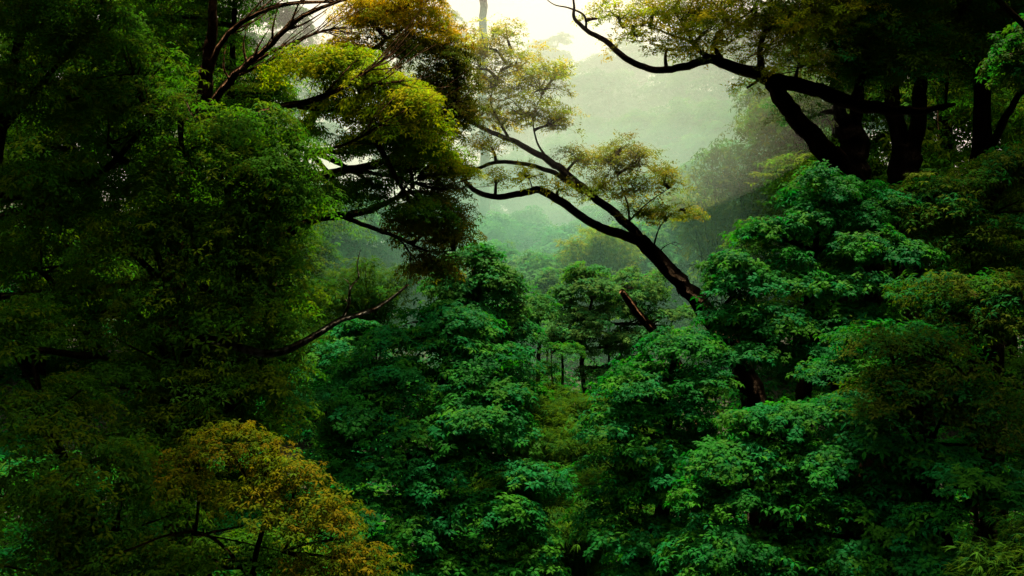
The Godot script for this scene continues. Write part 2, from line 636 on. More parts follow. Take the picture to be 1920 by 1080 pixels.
# ------------------------------------------------------------------ far slope
func far_tree(called: String, label: String, px: float, d: float, top_py: float, width_px: float, look: Dictionary, group := "", low := 0.48) -> void:
	var foot := ground_at(px, d)
	var o := thing(called, label, "tree", foot, group)
	var top := at(px, top_py, d).y - foot.y
	var w := width_px * d / FOCAL * 0.5
	var lean := rng.randf_range(-0.06, 0.06) * top
	var tubes := Tubes.new()
	var r := top * 0.018 + 0.06
	var path := smooth_path([Vector3(0, -0.4, 0), Vector3(lean * 0.4, top * 0.35, 0.1), Vector3(lean, top * 0.8, 0), Vector3(lean * 1.2, top * 0.93, 0)], [r * 1.4, r, r * 0.55, r * 0.2], 5, 0.5)
	tubes.add(path[0], path[1], 8, 0.1)
	var t := MeshInstance3D.new()
	t.name = "trunk"
	t.mesh = tubes.mesh()
	t.material_override = bark["brown"]
	o.add_child(t, true)
	var n := rng.randi_range(6, 8) + int((0.48 - low) * 22.0)
	for i in n:
		var f := float(i) / (n - 1)
		var g := i * 2.4 + rng.randf()
		var reach := w * (0.75 - 0.5 * absf(f - 0.35)) * (0.0 if i == n - 1 else 1.0)
		var c := Vector3(lean * f + cos(g) * reach, top * (low + (0.9 - low) * f), sin(g) * reach)
		var rr := w * rng.randf_range(0.42, 0.6)
		leafy_branch(o, nearest([path[0]], c), c, Vector3(rr, rr * 0.62, rr), look, bark["brown"])

func build_far_slope() -> void:
	var look := {"spray": "broad", "pal": "far", "size": 2.4, "tuft": 0.5, "cover": 0.62, "layers": 1.9, "fill": 0.25, "leaf": "soft", "stem": 0.06, "twigs": 0.4}
	var g := "trees veiled by mist on the far slope"
	var l := "tall tree veiled by mist on the far slope"
	# back rows: px, d, top py, width px
	for s in [
		[560, 100, 30, 190], [700, 108, -40, 200], [830, 104, -20, 150], [1075, 112, 150, 150], [1150, 104, 120, 170],
		[1000, 120, 100, 170], [1050, 122, 60, 160], [1110, 118, 90, 150], [1200, 118, 70, 160], [1250, 114, 60, 150], [1330, 110, 30, 180], [1420, 104, 0, 200], [960, 116, 150, 150],
		[1290, 100, 95, 150], [1370, 96, 40, 190], [1480, 92, -10, 210], [1600, 86, -40, 230], [1740, 80, -60, 260], [1900, 78, -60, 260],
		[440, 88, -60, 230], [300, 84, -80, 240], [120, 80, -80, 260],
	]:
		far_tree("misty_tree", l, s[0], s[1], s[2], s[3], look, g)
	# dense dark forest behind both sides
	var bd := {"spray": "droop", "pal": "leftgreen", "size": 2.2, "tuft": 0.55, "cover": 0.75, "layers": 2.0, "flat": 0.9, "fill": 0.25, "leaf": "soft", "stem": 0.06, "twigs": 0.3}
	for k in [[-40, 50, -120], [60, 46, -60], [170, 52, -140], [280, 47, -40], [390, 54, -120], [490, 50, 320], [420, 47, 330]]:
		far_tree("shaded_forest_tree", "tall dark forest tree standing in the shade behind the sweeping limbs", k[0], k[1], k[2], 330, bd, "dark forest trees behind the sweeping limbs", 0.12)
	for k in [[1500, 52, 120], [1580, 46, -60], [1690, 50, -120], [1780, 44, -80], [1880, 50, -120], [1990, 45, -80]]:
		far_tree("shaded_forest_tree", "tall dark forest tree standing in the shade behind the thick trunks", k[0], k[1], k[2], 330, bd, "dark forest trees behind the thick trunks", 0.12)
	# the bare pole-like trunk against the brightest air
	var o := thing("bare_trunk_tree", "faint straight bare trunk standing against the brightest mist", "tree", ground_at(905, 84))
	limb(o, "trunk", [[905, 120, 84, 0.34], [906, 30, 84, 0.30], [904, -60, 84, 0.26]], bark["brown"], 9, true)
	foliage(o, [PackedVector3Array([at(904, -60, 84) - o.position])], [[900, -90, 84, 70, 35, 3.0], [850, -60, 84, 40, 25, 2.0]], look, bark["brown"])
	# middle rows of rounded bushes lower on the slope
	var b := {"spray": "broad", "pal": "slope", "size": 1.9, "tuft": 0.5, "cover": 0.75, "layers": 2.0, "fill": 0.2, "leaf": "soft", "twigs": 0.4, "stem": 0.06}
	for s in [
		[900, 72, 395, 130], [980, 76, 405, 150], [1060, 70, 420, 130], [1140, 74, 380, 150], [1230, 78, 330, 170],
		[1330, 76, 290, 190], [1430, 70, 270, 190], [1540, 64, 230, 200], [840, 66, 440, 140], [760, 62, 380, 170], [660, 60, 350, 180], [560, 58, 330, 180],
		[930, 60, 450, 110], [1010, 58, 470, 120], [870, 90, 330, 170], [960, 96, 300, 190], [1050, 92, 270, 190], [1120, 98, 230, 200], [1220, 94, 210, 200], [1310, 90, 190, 200], [1400, 86, 180, 200], [900, 56, 500, 110], [1090, 60, 460, 130], [1180, 62, 420, 140], [1270, 64, 380, 150],
	]:
		far_tree("slope_tree", "rounded hazy green tree low on the misty slope", s[0], s[1], s[2], s[3], b, "hazy rounded trees low on the slope", 0.2)

# ------------------------------------------------------------------ bamboo
func bamboo(called: String, label: String, px: float, d: float, culms: int, spread: float, top_py: float, size: float, category := "bamboo", start := 0.45, pal := "bamboo") -> void:
	var foot := ground_at(px, d)
	var o := thing(called, label, category, foot)
	var top := at(px, top_py, d).y - foot.y
	for i in culms:
		var g := TAU * i / culms + rng.randf() * 0.8
		var s := spread * sqrt(rng.randf())
		var tall := top * rng.randf_range(0.72, 1.0)
		var p0 := Vector3(cos(g) * s * 0.25, -0.3, sin(g) * s * 0.25)
		var p1 := Vector3(cos(g) * s * 0.5, tall * 0.6, sin(g) * s * 0.5)
		var p2 := Vector3(cos(g) * s, tall * 0.92, sin(g) * s)
		var p3 := Vector3(cos(g) * (s * 1.3 + 0.3), tall, sin(g) * (s * 1.3 + 0.3))
		var path := smooth_path([p0, p1, p2, p3], [0.045, 0.035, 0.018, 0.006], 5, 0.2)
		var tubes := Tubes.new()
		tubes.add(path[0], path[1], 6)
		var culm := MeshInstance3D.new()
		culm.name = "culm"
		culm.mesh = tubes.mesh()
		culm.material_override = bark["pale"]
		o.add_child(culm, true)
		var xf: Array[Transform3D] = []
		var n := int(44.0 / size * (1.0 - start) * 2.0)
		for k in n:
			var f := lerpf(start, 1.0, float(k) / n)
			var q: Vector3 = path[0][int(f * (path[0].size() - 1))]
			var h := rng.randf() * TAU
			q += Vector3(cos(h), rng.randf_range(-0.3, 0.3), sin(h)) * rng.randf_range(0.05, 0.5) * size
			xf.append(Transform3D(Basis(Vector3.UP, rng.randf() * TAU) * Basis(Vector3.RIGHT, rng.randf_range(-0.5, 0.5)) * (size * rng.randf_range(0.8, 1.3)), q))
		var mm := MultiMesh.new()
		mm.transform_format = MultiMesh.TRANSFORM_3D
		mm.use_colors = true
		mm.mesh = pick(sprays["bamboo"])
		mm.instance_count = xf.size()
		for k in xf.size():
			mm.set_instance_transform(k, xf[k])
			mm.set_instance_color(k, dice_tone(palettes["grass" if category == "bamboo grass" else pal]))
		var leaves := MultiMeshInstance3D.new()
		leaves.name = "leaves"
		leaves.multimesh = mm
		leaves.material_override = leaf_mats["thin"]
		leaves.set_meta("kind", "stuff")
		culm.add_child(leaves, true)
		spray_count += xf.size()

# ------------------------------------------------------------------ middle distance
func build_middle() -> void:
	bamboo("bamboo", "tall yellow-green bamboo plumes in the mist right of the leaning tree", 1345, 54, 16, 2.0, 318, 1.5)
	bamboo("bamboo", "slim upright bamboo spire beside the taller plumes", 1400, 52, 5, 0.35, 300, 1.2)
	bamboo("bamboo", "bright yellow bamboo tuft under the fork of the leaning tree", 1125, 56, 12, 1.3, 425, 1.4)
	bamboo("bamboo", "feathery bamboo in the gloom behind the lichened dead branch", 690, 46, 14, 1.5, 490, 1.3, "bamboo", 0.45, "grass")
	bamboo("bamboo", "low bamboo at the shaded foot of the dead branch", 600, 44, 10, 1.3, 600, 1.3, "bamboo", 0.45, "grass")
	var em := {"spray": "broad", "pal": "emerald", "size": 1.25, "tuft": 0.55, "cover": 0.8, "layers": 2.2, "fill": 0.25, "leaf": "gloss"}
	var fr := em.duplicate()
	fr.pal = "fresh"
	plant("parasol_tree", "small parasol-shaped tree on a thin pale trunk in the clearing", "tree", 1008, 41, [[1008, 760, 41, 0.085], [1010, 690, 41, 0.08], [1010, 620, 41, 0.07], [1000, 580, 41, 0.05]], [], [
		[990, 562, 41, 40, 22, 0.8], [965, 590, 41, 28, 18, 0.7], [1015, 590, 41, 26, 18, 0.7]], fr, "pale")
	plant("round_tree", "round emerald tree with a straight brown trunk in the clearing", "tree", 1098, 43, [[1098, 740, 43, 0.1], [1092, 690, 43, 0.09], [1098, 620, 43, 0.08], [1110, 560, 43, 0.05]], [], [
		[1110, 530, 43, 60, 42, 1.3], [1075, 585, 43, 45, 36, 1.1], [1160, 580, 43, 62, 40, 1.2], [1110, 620, 42.5, 70, 28, 1.2], [1200, 540, 44, 55, 45, 1.2], [1230, 610, 43, 55, 45, 1.2], [1170, 650, 43, 50, 36, 1.1], [1060, 640, 42.5, 45, 26, 0.9], [1140, 690, 42.5, 45, 22, 0.8]], {"spray": "broad", "pal": "slope", "size": 1.15, "tuft": 0.5, "tier": 0.8, "cover": 0.7, "layers": 2.0, "flat": 0.5, "leaf": "soft"}, "pale")
	plant("sapling", "thin pale sapling stem rising from ferns in the clearing", "tree", 1040, 39, [[1040, 800, 39, 0.04], [1038, 740, 39, 0.035], [1034, 690, 39, 0.025], [1034, 660, 39, 0.015]], [], [
		[1055, 655, 39, 30, 16, 0.5], [1030, 690, 39, 22, 12, 0.4]], {"spray": "broad", "pal": "fresh", "size": 1.0, "tuft": 0.4, "cover": 0.7, "leaf": "thin"}, "pale")
	for k in [[945, 44, 600, "slender pale sapling behind the hazy emerald tree"], [1052, 45, 590, "slender pale sapling between the parasol tree and the round tree"], [975, 47, 560, "tall slender pale sapling left of the parasol tree's crown"], [1140, 46, 540, "slender pale sapling behind the round tree"], [1025, 50, 510, "tallest slender sapling fading into the clearing mist"]]:
		plant("young_tree", k[3], "tree", k[0], k[1], [[k[0], k[2] + 190, k[1], 0.06], [k[0] + 3, k[2] + 100, k[1], 0.05], [k[0], k[2] + 30, k[1], 0.03]], [], [[k[0] - 12, k[2] + 22, k[1], 26, 16, 0.6], [k[0] + 14, k[2] + 42, k[1], 28, 16, 0.6], [k[0], k[2] + 5, k[1], 20, 12, 0.5]], {"spray": "broad", "pal": "slope", "size": 1.1, "tuft": 0.4, "cover": 0.6, "leaf": "soft"}, "pale")
	# hazier emerald tree behind the big central shrub
	plant("hazy_shrub_tree", "bright hazy emerald tree rising behind the broad central shrub", "tree", 900, 36, [[900, 700, 36, 0.16], [895, 600, 36, 0.12], [890, 520, 36, 0.06]], [], [
		[895, 500, 36, 50, 36, 1.1], [930, 530, 36, 55, 34, 1.1], [860, 540, 36, 50, 36, 1.1], [900, 580, 36, 80, 40, 1.3], [940, 640, 36, 70, 45, 1.2], [860, 640, 36, 75, 48, 1.3], [910, 710, 36, 80, 45, 1.3]], fr, "brown")
	plant("hillside_shrub", "dim emerald shrub at the foot of the bamboo behind the dead branch", "shrub", 610, 38, [[610, 800, 38, 0.1], [612, 720, 38, 0.06]], [], [
		[610, 690, 38, 60, 50, 1.2], [560, 740, 37, 50, 45, 1.1], [660, 640, 38, 45, 40, 1.0]], em, "brown")
	# undergrowth of bamboo grass in the clearing
	for s in [[1060, 36, 740, "yellow-green bamboo grass under the parasol tree in the clearing"], [1085, 33, 800, "feathery bamboo grass between the two big emerald shrubs"], [1030, 31, 870, "dark bamboo grass at the bottom of the clearing"], [975, 38, 715, "rusty tipped bamboo grass beside the pale thin trunk"], [1150, 38, 740, "dim bamboo grass behind the round emerald tree trunk"], [1075, 27, 950, "lowest dark bamboo grass at the edge of the clearing"]]:
		bamboo("bamboo_grass", s[3], s[0], s[1], 14, 1.5, s[2], 1.0, "bamboo grass", 0.15)

# ------------------------------------------------------------------ left side
func build_left() -> void:
	var lg := {"spray": "droop", "pal": "leftgreen", "size": 1.0, "tuft": 0.5, "cover": 0.62, "layers": 2.4, "flat": 0.75, "fill": 0.2, "low": -0.35}
	var ld := lg.duplicate()
	ld.pal = "leftgreen"
	# the great tree whose limbs sweep right
	var t := plant("spreading_tree", "great spreading tree with brown limbs sweeping towards the gap", "tree", 330, 30,
		[[330, 560, 30.0, 0.310], [345, 380, 30.0, 0.279], [375, 240, 30.0, 0.223], [390, 120, 30.0, 0.174], [400, 20, 30.0, 0.124], [405, -80, 30.0, 0.074]],
		[
			[[372, 240, 30.0, 0.124], [430, 150, 28.0, 0.099], [500, 90, 25.9, 0.074], [570, 30, 24.9, 0.050], [660, -5, 24.4, 0.025]],
			[[385, 150, 30.0, 0.099], [430, 60, 29.0, 0.074], [520, 12, 28.0, 0.056], [640, 2, 26.9, 0.031]],
			[[470, 120, 26.9, 0.056], [530, 88, 26.9, 0.040], [600, 60, 26.9, 0.028], [650, 50, 26.9, 0.012]],
			[[450, 140, 26.9, 0.043], [520, 105, 26.3, 0.031], [590, 62, 25.9, 0.022], [630, 66, 25.9, 0.009]],
			[[360, 300, 30.0, 0.161], [480, 215, 28.0, 0.105], [580, 190, 25.9, 0.074], [650, 160, 24.9, 0.050], [700, 125, 24.6, 0.031], [745, 92, 24.4, 0.012]],
			[[560, 200, 26.3, 0.062], [640, 205, 25.9, 0.043], [690, 165, 25.1, 0.031], [760, 150, 24.7, 0.015]],
			[[580, 285, 25.9, 0.037], [650, 270, 24.9, 0.031], [720, 230, 24.6, 0.019], [770, 200, 24.4, 0.009]],
		],
		[], lg, "brown", "", 12)
	var paths := []
	for ch in t.get_children():
		var pv := PackedVector3Array()
		var vv: PackedVector3Array = ch.mesh.surface_get_arrays(0)[Mesh.ARRAY_VERTEX]
		for i in range(0, vv.size(), 10):
			pv.append(vv[i])
		paths.append(pv)
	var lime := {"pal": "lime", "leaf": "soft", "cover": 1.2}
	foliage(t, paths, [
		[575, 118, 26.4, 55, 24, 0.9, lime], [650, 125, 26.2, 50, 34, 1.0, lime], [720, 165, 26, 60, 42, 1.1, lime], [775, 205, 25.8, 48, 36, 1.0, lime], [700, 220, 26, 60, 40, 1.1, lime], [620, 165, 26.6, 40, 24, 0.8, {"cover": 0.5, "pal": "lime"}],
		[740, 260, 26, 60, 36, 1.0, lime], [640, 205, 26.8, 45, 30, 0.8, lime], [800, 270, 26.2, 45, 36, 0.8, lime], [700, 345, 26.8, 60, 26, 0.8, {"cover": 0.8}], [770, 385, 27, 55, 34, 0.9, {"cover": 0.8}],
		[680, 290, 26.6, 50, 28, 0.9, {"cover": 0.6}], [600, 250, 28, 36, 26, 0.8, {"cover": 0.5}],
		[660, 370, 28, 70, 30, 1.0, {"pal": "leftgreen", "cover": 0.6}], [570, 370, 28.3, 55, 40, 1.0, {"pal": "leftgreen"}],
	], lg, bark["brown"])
	# the tree whose crown is orange at the top and bronze at the side
	plant("orange_crowned_tree", "tree with an orange-gold crown top hanging into the gap", "tree", 500, 29.5,
		[[505, 640, 29.5, 0.15], [510, 500, 29.4, 0.15], [520, 380, 29.2, 0.15], [545, 300, 29.2, 0.13], [600, 200, 29.2, 0.12], [680, 110, 29, 0.08], [760, 50, 28.8, 0.03]],
		[
			[[512, 350, 29.2, 0.18], [560, 335, 28.6, 0.15], [620, 325, 27.8, 0.12], [720, 300, 27.4, 0.085], [790, 245, 27.4, 0.05], [850, 200, 27.8, 0.02]],
			[[660, 320, 27.6, 0.06], [730, 330, 27.2, 0.05], [800, 350, 27, 0.035], [838, 356, 27, 0.015]],
			[[508, 455, 29.4, 0.18], [560, 425, 28.9, 0.13], [600, 408, 28.6, 0.115], [640, 404, 28.4, 0.10], [690, 395, 28.2, 0.085], [735, 375, 28, 0.06], [765, 360, 27.8, 0.04], [785, 335, 27.6, 0.02]],
			[[640, 404, 28.4, 0.07], [700, 428, 28.2, 0.06], [745, 445, 28, 0.045], [800, 470, 28, 0.025], [850, 470, 28, 0.012]],
			[[745, 445, 28, 0.03], [768, 475, 28, 0.02], [770, 520, 28, 0.008]],
		],
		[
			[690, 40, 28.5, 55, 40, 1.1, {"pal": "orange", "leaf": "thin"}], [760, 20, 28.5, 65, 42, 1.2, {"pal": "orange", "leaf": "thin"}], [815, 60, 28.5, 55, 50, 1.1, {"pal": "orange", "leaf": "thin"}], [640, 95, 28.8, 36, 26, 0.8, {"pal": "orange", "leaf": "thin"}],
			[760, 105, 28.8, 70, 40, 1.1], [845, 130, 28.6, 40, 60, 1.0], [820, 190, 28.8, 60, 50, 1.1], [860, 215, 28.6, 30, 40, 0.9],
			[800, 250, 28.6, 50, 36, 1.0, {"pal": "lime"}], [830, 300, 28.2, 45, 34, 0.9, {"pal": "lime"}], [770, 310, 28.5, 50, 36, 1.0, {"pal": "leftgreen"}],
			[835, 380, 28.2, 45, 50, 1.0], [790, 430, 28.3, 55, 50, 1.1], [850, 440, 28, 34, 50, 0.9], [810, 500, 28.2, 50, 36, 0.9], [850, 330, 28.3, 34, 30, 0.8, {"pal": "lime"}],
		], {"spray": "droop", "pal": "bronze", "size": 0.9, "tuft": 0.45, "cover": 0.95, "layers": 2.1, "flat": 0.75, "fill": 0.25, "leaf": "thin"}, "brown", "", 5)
	# dark tree behind the sweeping limbs, upper left
	plant("dark_background_tree", "dark leafy tree behind the brown sweeping limbs", "tree", 430, 37,
		[[430, 560, 37, 0.16], [432, 300, 37, 0.14], [436, 100, 37, 0.1], [440, -20, 37, 0.06]], [],
		[[380, 110, 37, 90, 60, 2.0], [470, 170, 37, 80, 60, 1.8], [400, 230, 37, 90, 60, 1.8], [520, 260, 37, 60, 45, 1.6], [300, -80, 36, 160, 80, 3.0], [460, -110, 36, 150, 80, 3.0], [380, -200, 35, 220, 80, 3.5], [300, 40, 37, 90, 60, 2.0], [440, 20, 37.5, 60, 40, 1.5], [480, 330, 37, 80, 50, 1.6], [530, 460, 36, 40, 60, 1.3]],
		{"spray": "droop", "pal": "leftgreen", "size": 1.3, "tuft": 0.5, "cover": 0.75, "layers": 2.0, "flat": 0.5}, "dark")
	# near left tree: tiered green masses in front
	plant("near_green_tree", "dense near tree of tiered drooping foliage on the dark side", "tree", -60, 21.5,
		[[-60, 900, 21.5, 0.220], [-50, 600, 21.5, 0.198], [-20, 350, 21.4, 0.154], [20, 150, 21.2, 0.110], [60, -50, 21, 0.066]],
		[
			[[-30, 420, 21.4, 0.088], [180, 330, 20.6, 0.066], [270, 240, 20.2, 0.044], [350, 220, 20, 0.022]],
			[[-50, 560, 21.4, 0.088], [200, 540, 20.5, 0.066], [330, 510, 20, 0.044], [450, 500, 19.8, 0.022]],
			[[0, 250, 21.3, 0.066], [100, 130, 20.8, 0.050], [180, 60, 20.5, 0.028], [215, -20, 20.3, 0.017]],
			[[-50, 640, 21.4, 0.077], [180, 670, 20.5, 0.055], [300, 690, 20.2, 0.033]],
		],
		[
			[60, -110, 20.5, 160, 80, 2.0], [100, -240, 20.5, 200, 90, 2.5], [20, -160, 25, 200, 90, 2.5], [200, -110, 17.6, 150, 60, 1.6], [340, -140, 17.4, 140, 60, 1.5], [60, -110, 16.6, 170, 70, 1.8], [120, -220, 18, 200, 80, 2.0], [420, -190, 18, 120, 60, 1.3],  # unseen clumps above the frame, added to shade the lower left
			[60, 60, 20.5, 110, 75, 1.3, {"pal": "leftgreen"}], [190, 80, 20.3, 90, 70, 1.2], [250, 140, 20, 70, 60, 1.1], [130, 190, 20.5, 110, 60, 1.2, {"pal": "leftgreen"}], [280, 200, 20, 60, 45, 0.9], [30, 200, 21, 80, 90, 1.2, {"pal": "leftgreen"}],
			[380, 230, 19.8, 70, 50, 1.0], [450, 240, 19.6, 70, 55, 1.0], [520, 300, 19.4, 60, 55, 0.9], [430, 320, 19.8, 100, 50, 1.1], [540, 360, 19.5, 45, 50, 0.8], [350, 300, 20, 60, 50, 0.9],
			[300, 350, 20.4, 90, 45, 1.0], [200, 270, 20.4, 80, 45, 1.0], [120, 420, 20.4, 110, 45, 1.0], [60, 500, 20.4, 100, 55, 1.1], [170, 560, 20.4, 100, 50, 1.0], [480, 380, 19.8, 70, 40, 0.9],
			[60, 330, 19.8, 90, 38, 1.0], [165, 345, 19.6, 60, 34, 0.9],
			[280, 430, 19.8, 65, 40, 0.9], [240, 470, 19.6, 60, 36, 0.9], [360, 410, 20, 90, 50, 1.0, {"pal": "leftgreen"}],
			[470, 440, 19.6, 70, 55, 0.9], [500, 510, 19.5, 65, 50, 0.9], [400, 510, 19.7, 85, 55, 1.0], [530, 570, 19.5, 48, 42, 0.8], [440, 590, 19.6, 85, 42, 0.9], [310, 560, 19.8, 80, 50, 1.0],
		], lg, "dark")
	# bare lichened limb that reaches out below
	var dead := thing("dead_branch_tree", "bare crooked dead limb with white lichen patches reaching to the gap", "tree", ground_at(330, 18.9))
	limb(dead, "trunk", [[330, 760, 18.9, 0.06], [350, 660, 18.8, 0.07], [390, 636, 18.6, 0.085]], bark["lichen"], 9, true)
	limb(dead, "limb", [[390, 636, 18.6, 0.085], [440, 650, 18.4, 0.075], [512, 662, 18.2, 0.07], [570, 640, 18.1, 0.06], [640, 600, 18.0, 0.05], [700, 580, 17.9, 0.04], [730, 562, 17.9, 0.03], [765, 534, 17.8, 0.018]], bark["lichen"], 8)
	limb(dead, "limb", [[640, 600, 18.0, 0.03], [652, 575, 18.1, 0.025], [657, 540, 18.1, 0.02], [672, 520, 18.2, 0.015], [670, 495, 18.2, 0.01], [676, 468, 18.2, 0.004]], bark["lichen"], 6)
	limb(dead, "limb", [[657, 540, 18.1, 0.012], [652, 528, 18.1, 0.009], [645, 522, 18.0, 0.004]], bark["lichen"], 5)
	limb(dead, "limb", [[446, 650, 18.4, 0.02], [450, 625, 18.4, 0.015], [462, 600, 18.4, 0.006]], bark["lichen"], 5)
	# gloomy lower-left shrubs
	plant("gloomy_shrub", "gloomy dark shrub with brownish leaves below the dead limb", "shrub", 380, 19,
		[[380, 900, 19, 0.05], [390, 800, 19, 0.04]], [],
		[[340, 880, 18.8, 75, 60, 0.9], [420, 930, 19, 80, 60, 0.9], [300, 950, 18.6, 80, 60, 0.9], [510, 640, 19.6, 55, 45, 0.8], [500, 690, 19.2, 55, 45, 0.8], [300, 650, 19.3, 90, 50, 1.0], [420, 680, 19, 80, 50, 1.0], [480, 730, 18.8, 60, 50, 0.9], [360, 750, 18.8, 90, 50, 1.0], [230, 720, 19, 90, 60, 1.1], [270, 810, 18.6, 100, 55, 1.1], [450, 790, 18.8, 70, 45, 0.9]], ld, "dark")
	plant("corner_shrub", "nearly black leafy shrub filling the lower corner beside the golden bush", "shrub", 110, 16.5,
		[[110, 980, 16.5, 0.05], [120, 860, 16.5, 0.04]], [],
		[[60, 640, 17, 90, 70, 1.0], [60, 780, 16.5, 110, 80, 1.1], [170, 880, 16.2, 110, 80, 1.1], [60, 950, 16, 110, 80, 1.1], [220, 1000, 15.8, 110, 80, 1.0], [100, 1090, 15.5, 130, 70, 1.0], [330, 1060, 15.5, 90, 60, 0.9], [470, 1050, 16, 90, 60, 0.7], [540, 1060, 15.9, 70, 50, 0.6]], ld, "dark")
	# golden bush
	plant("golden_bush", "golden yellow small-leaved bush glowing in the dark lower corner", "shrub", 470, 15.5,
		[[470, 1130, 15.5, 0.05], [480, 1040, 15.4, 0.04], [500, 960, 15.3, 0.025]],
		[[[475, 1090, 15.5, 0.035], [400, 1010, 15.3, 0.025], [330, 1000, 15.1, 0.018], [230, 1035, 14.9, 0.012], [100, 1078, 14.7, 0.006]], [[390, 1000, 15.2, 0.02], [460, 985, 15.1, 0.012], [530, 965, 15, 0.006]], [[360, 1002, 15.2, 0.016], [430, 1012, 15, 0.012], [530, 1035, 14.9, 0.006]]],
		[[430, 840, 15.4, 65, 42, 0.6], [370, 880, 15.3, 60, 38, 0.6], [500, 870, 15.2, 60, 40, 0.6], [560, 900, 15, 60, 42, 0.6], [480, 930, 15, 70, 34, 0.6], [600, 960, 14.9, 60, 50, 0.6], [640, 1010, 14.8, 60, 50, 0.6], [560, 990, 14.8, 50, 40, 0.5], [680, 1060, 14.7, 50, 45, 0.5], [610, 1070, 14.7, 60, 40, 0.5]],
		{"spray": "droop", "pal": "gold", "size": 0.72, "tuft": 0.4, "cover": 0.55, "layers": 2.0, "flat": 0.8, "leaf": "thin", "fill": 0.2, "stem": 0.025, "twig": 0.008}, "brown")

# ------------------------------------------------------------------ leaning tree in the gap
func build_centre_tree() -> void:
	var air := {"spray": "fine", "pal": "airy", "size": 1.05, "tuft": 0.32, "cover": 0.66, "layers": 1.8, "flat": 1.1, "fill": 0.5, "leaf": "thin", "twigs": 0.5, "twig": 0.009, "ragged": 0.4, "low": -0.6, "stem": 0.035}
	plant("leaning_tree", "leaning tree with two dark limbs reaching left across the bright gap", "tree", 1430, 31,
		[[1400, 700, 31, 0.36], [1350, 620, 31.4, 0.31], [1308, 565, 31.8, 0.27], [1240, 490, 32, 0.225], [1200, 450, 32.1, 0.20]],
		[
			[[1206, 456, 32, 0.16], [1160, 437, 31.8, 0.145], [1120, 424, 31.7, 0.13], [1062, 386, 31.5, 0.12], [1018, 358, 31.3, 0.105], [985, 362, 31.2, 0.10], [940, 369, 31, 0.09], [900, 363, 30.9, 0.08], [868, 335, 30.7, 0.06]],
			[[1203, 452, 32.1, 0.16], [1180, 425, 32.2, 0.14], [1150, 397, 32.3, 0.13], [1090, 350, 32.4, 0.12], [1045, 313, 32.5, 0.11], [1010, 290, 32.6, 0.10], [960, 264, 32.7, 0.085], [905, 240, 32.9, 0.065], [860, 215, 33, 0.03]],
			[[1095, 360, 32.3, 0.09], [1040, 325, 32.2, 0.075], [985, 308, 32, 0.065], [930, 304, 31.9, 0.055], [895, 316, 31.8, 0.045], [868, 318, 31.7, 0.025]],
			[[955, 262, 32.7, 0.045], [935, 225, 32.7, 0.035], [920, 190, 32.7, 0.025], [935, 140, 32.7, 0.014], [960, 100, 32.7, 0.006]],
			[[1030, 302, 32.5, 0.04], [1008, 268, 32.4, 0.03], [1000, 220, 32.4, 0.02], [1020, 170, 32.3, 0.01]],
			[[1180, 425, 32.2, 0.045], [1178, 390, 32, 0.03], [1165, 350, 31.8, 0.02], [1150, 310, 31.7, 0.01]],
			[[1182, 412, 32.1, 0.03], [1215, 380, 31.8, 0.02], [1260, 350, 31.6, 0.008]],
			[[1225, 470, 32, 0.03], [1235, 430, 31.9, 0.02], [1262, 400, 31.8, 0.012], [1300, 385, 31.7, 0.006]],
			[[1240, 488, 31.9, 0.02], [1240, 468, 31.8, 0.016], [1262, 455, 31.7, 0.008], [1280, 460, 31.6, 0.005]],
			[[1000, 360, 31.2, 0.022], [992, 335, 31.1, 0.014], [980, 322, 31.0, 0.007]],
		],
		[
			[910, 90, 32.5, 45, 34, 1.0], [950, 70, 32.6, 36, 24, 0.9], [975, 130, 32.3, 55, 42, 1.1], [920, 165, 32.6, 50, 40, 1.0], [1010, 170, 32.2, 45, 45, 1.0], [975, 215, 32.3, 50, 40, 1.0], [1035, 235, 32.2, 38, 36, 0.9], [905, 215, 32.8, 42, 34, 1.0], [1045, 140, 32.3, 20, 30, 0.6], [880, 130, 32.8, 30, 46, 0.9],
			[1090, 300, 32.2, 45, 34, 0.9, {"pal": "tan"}], [1145, 300, 31.9, 45, 36, 0.9, {"pal": "tan"}], [1200, 310, 31.7, 50, 36, 0.9, {"pal": "tan"}], [1130, 350, 32, 55, 34, 0.9, {"pal": "tan"}], [1190, 360, 31.8, 55, 36, 0.9, {"pal": "tan"}], [1245, 345, 31.6, 34, 32, 0.8, {"pal": "tan"}], [1240, 410, 31.8, 45, 26, 0.8, {"pal": "tan", "cover": 0.5}], [1285, 405, 31.7, 26, 20, 0.6, {"pal": "tan", "cover": 0.5}], [1170, 275, 31.8, 26, 20, 0.6, {"pal": "tan"}], [1200, 405, 31.9, 40, 26, 0.7, {"pal": "tan"}],
			[920, 275, 32, 40, 24, 0.8, {"cover": 0.45}], [930, 335, 31.2, 42, 18, 0.7, {"cover": 0.45}], [985, 330, 31.4, 42, 18, 0.7, {"cover": 0.5}], [1050, 355, 31.8, 36, 20, 0.7, {"cover": 0.5}],
		], air, "dark")

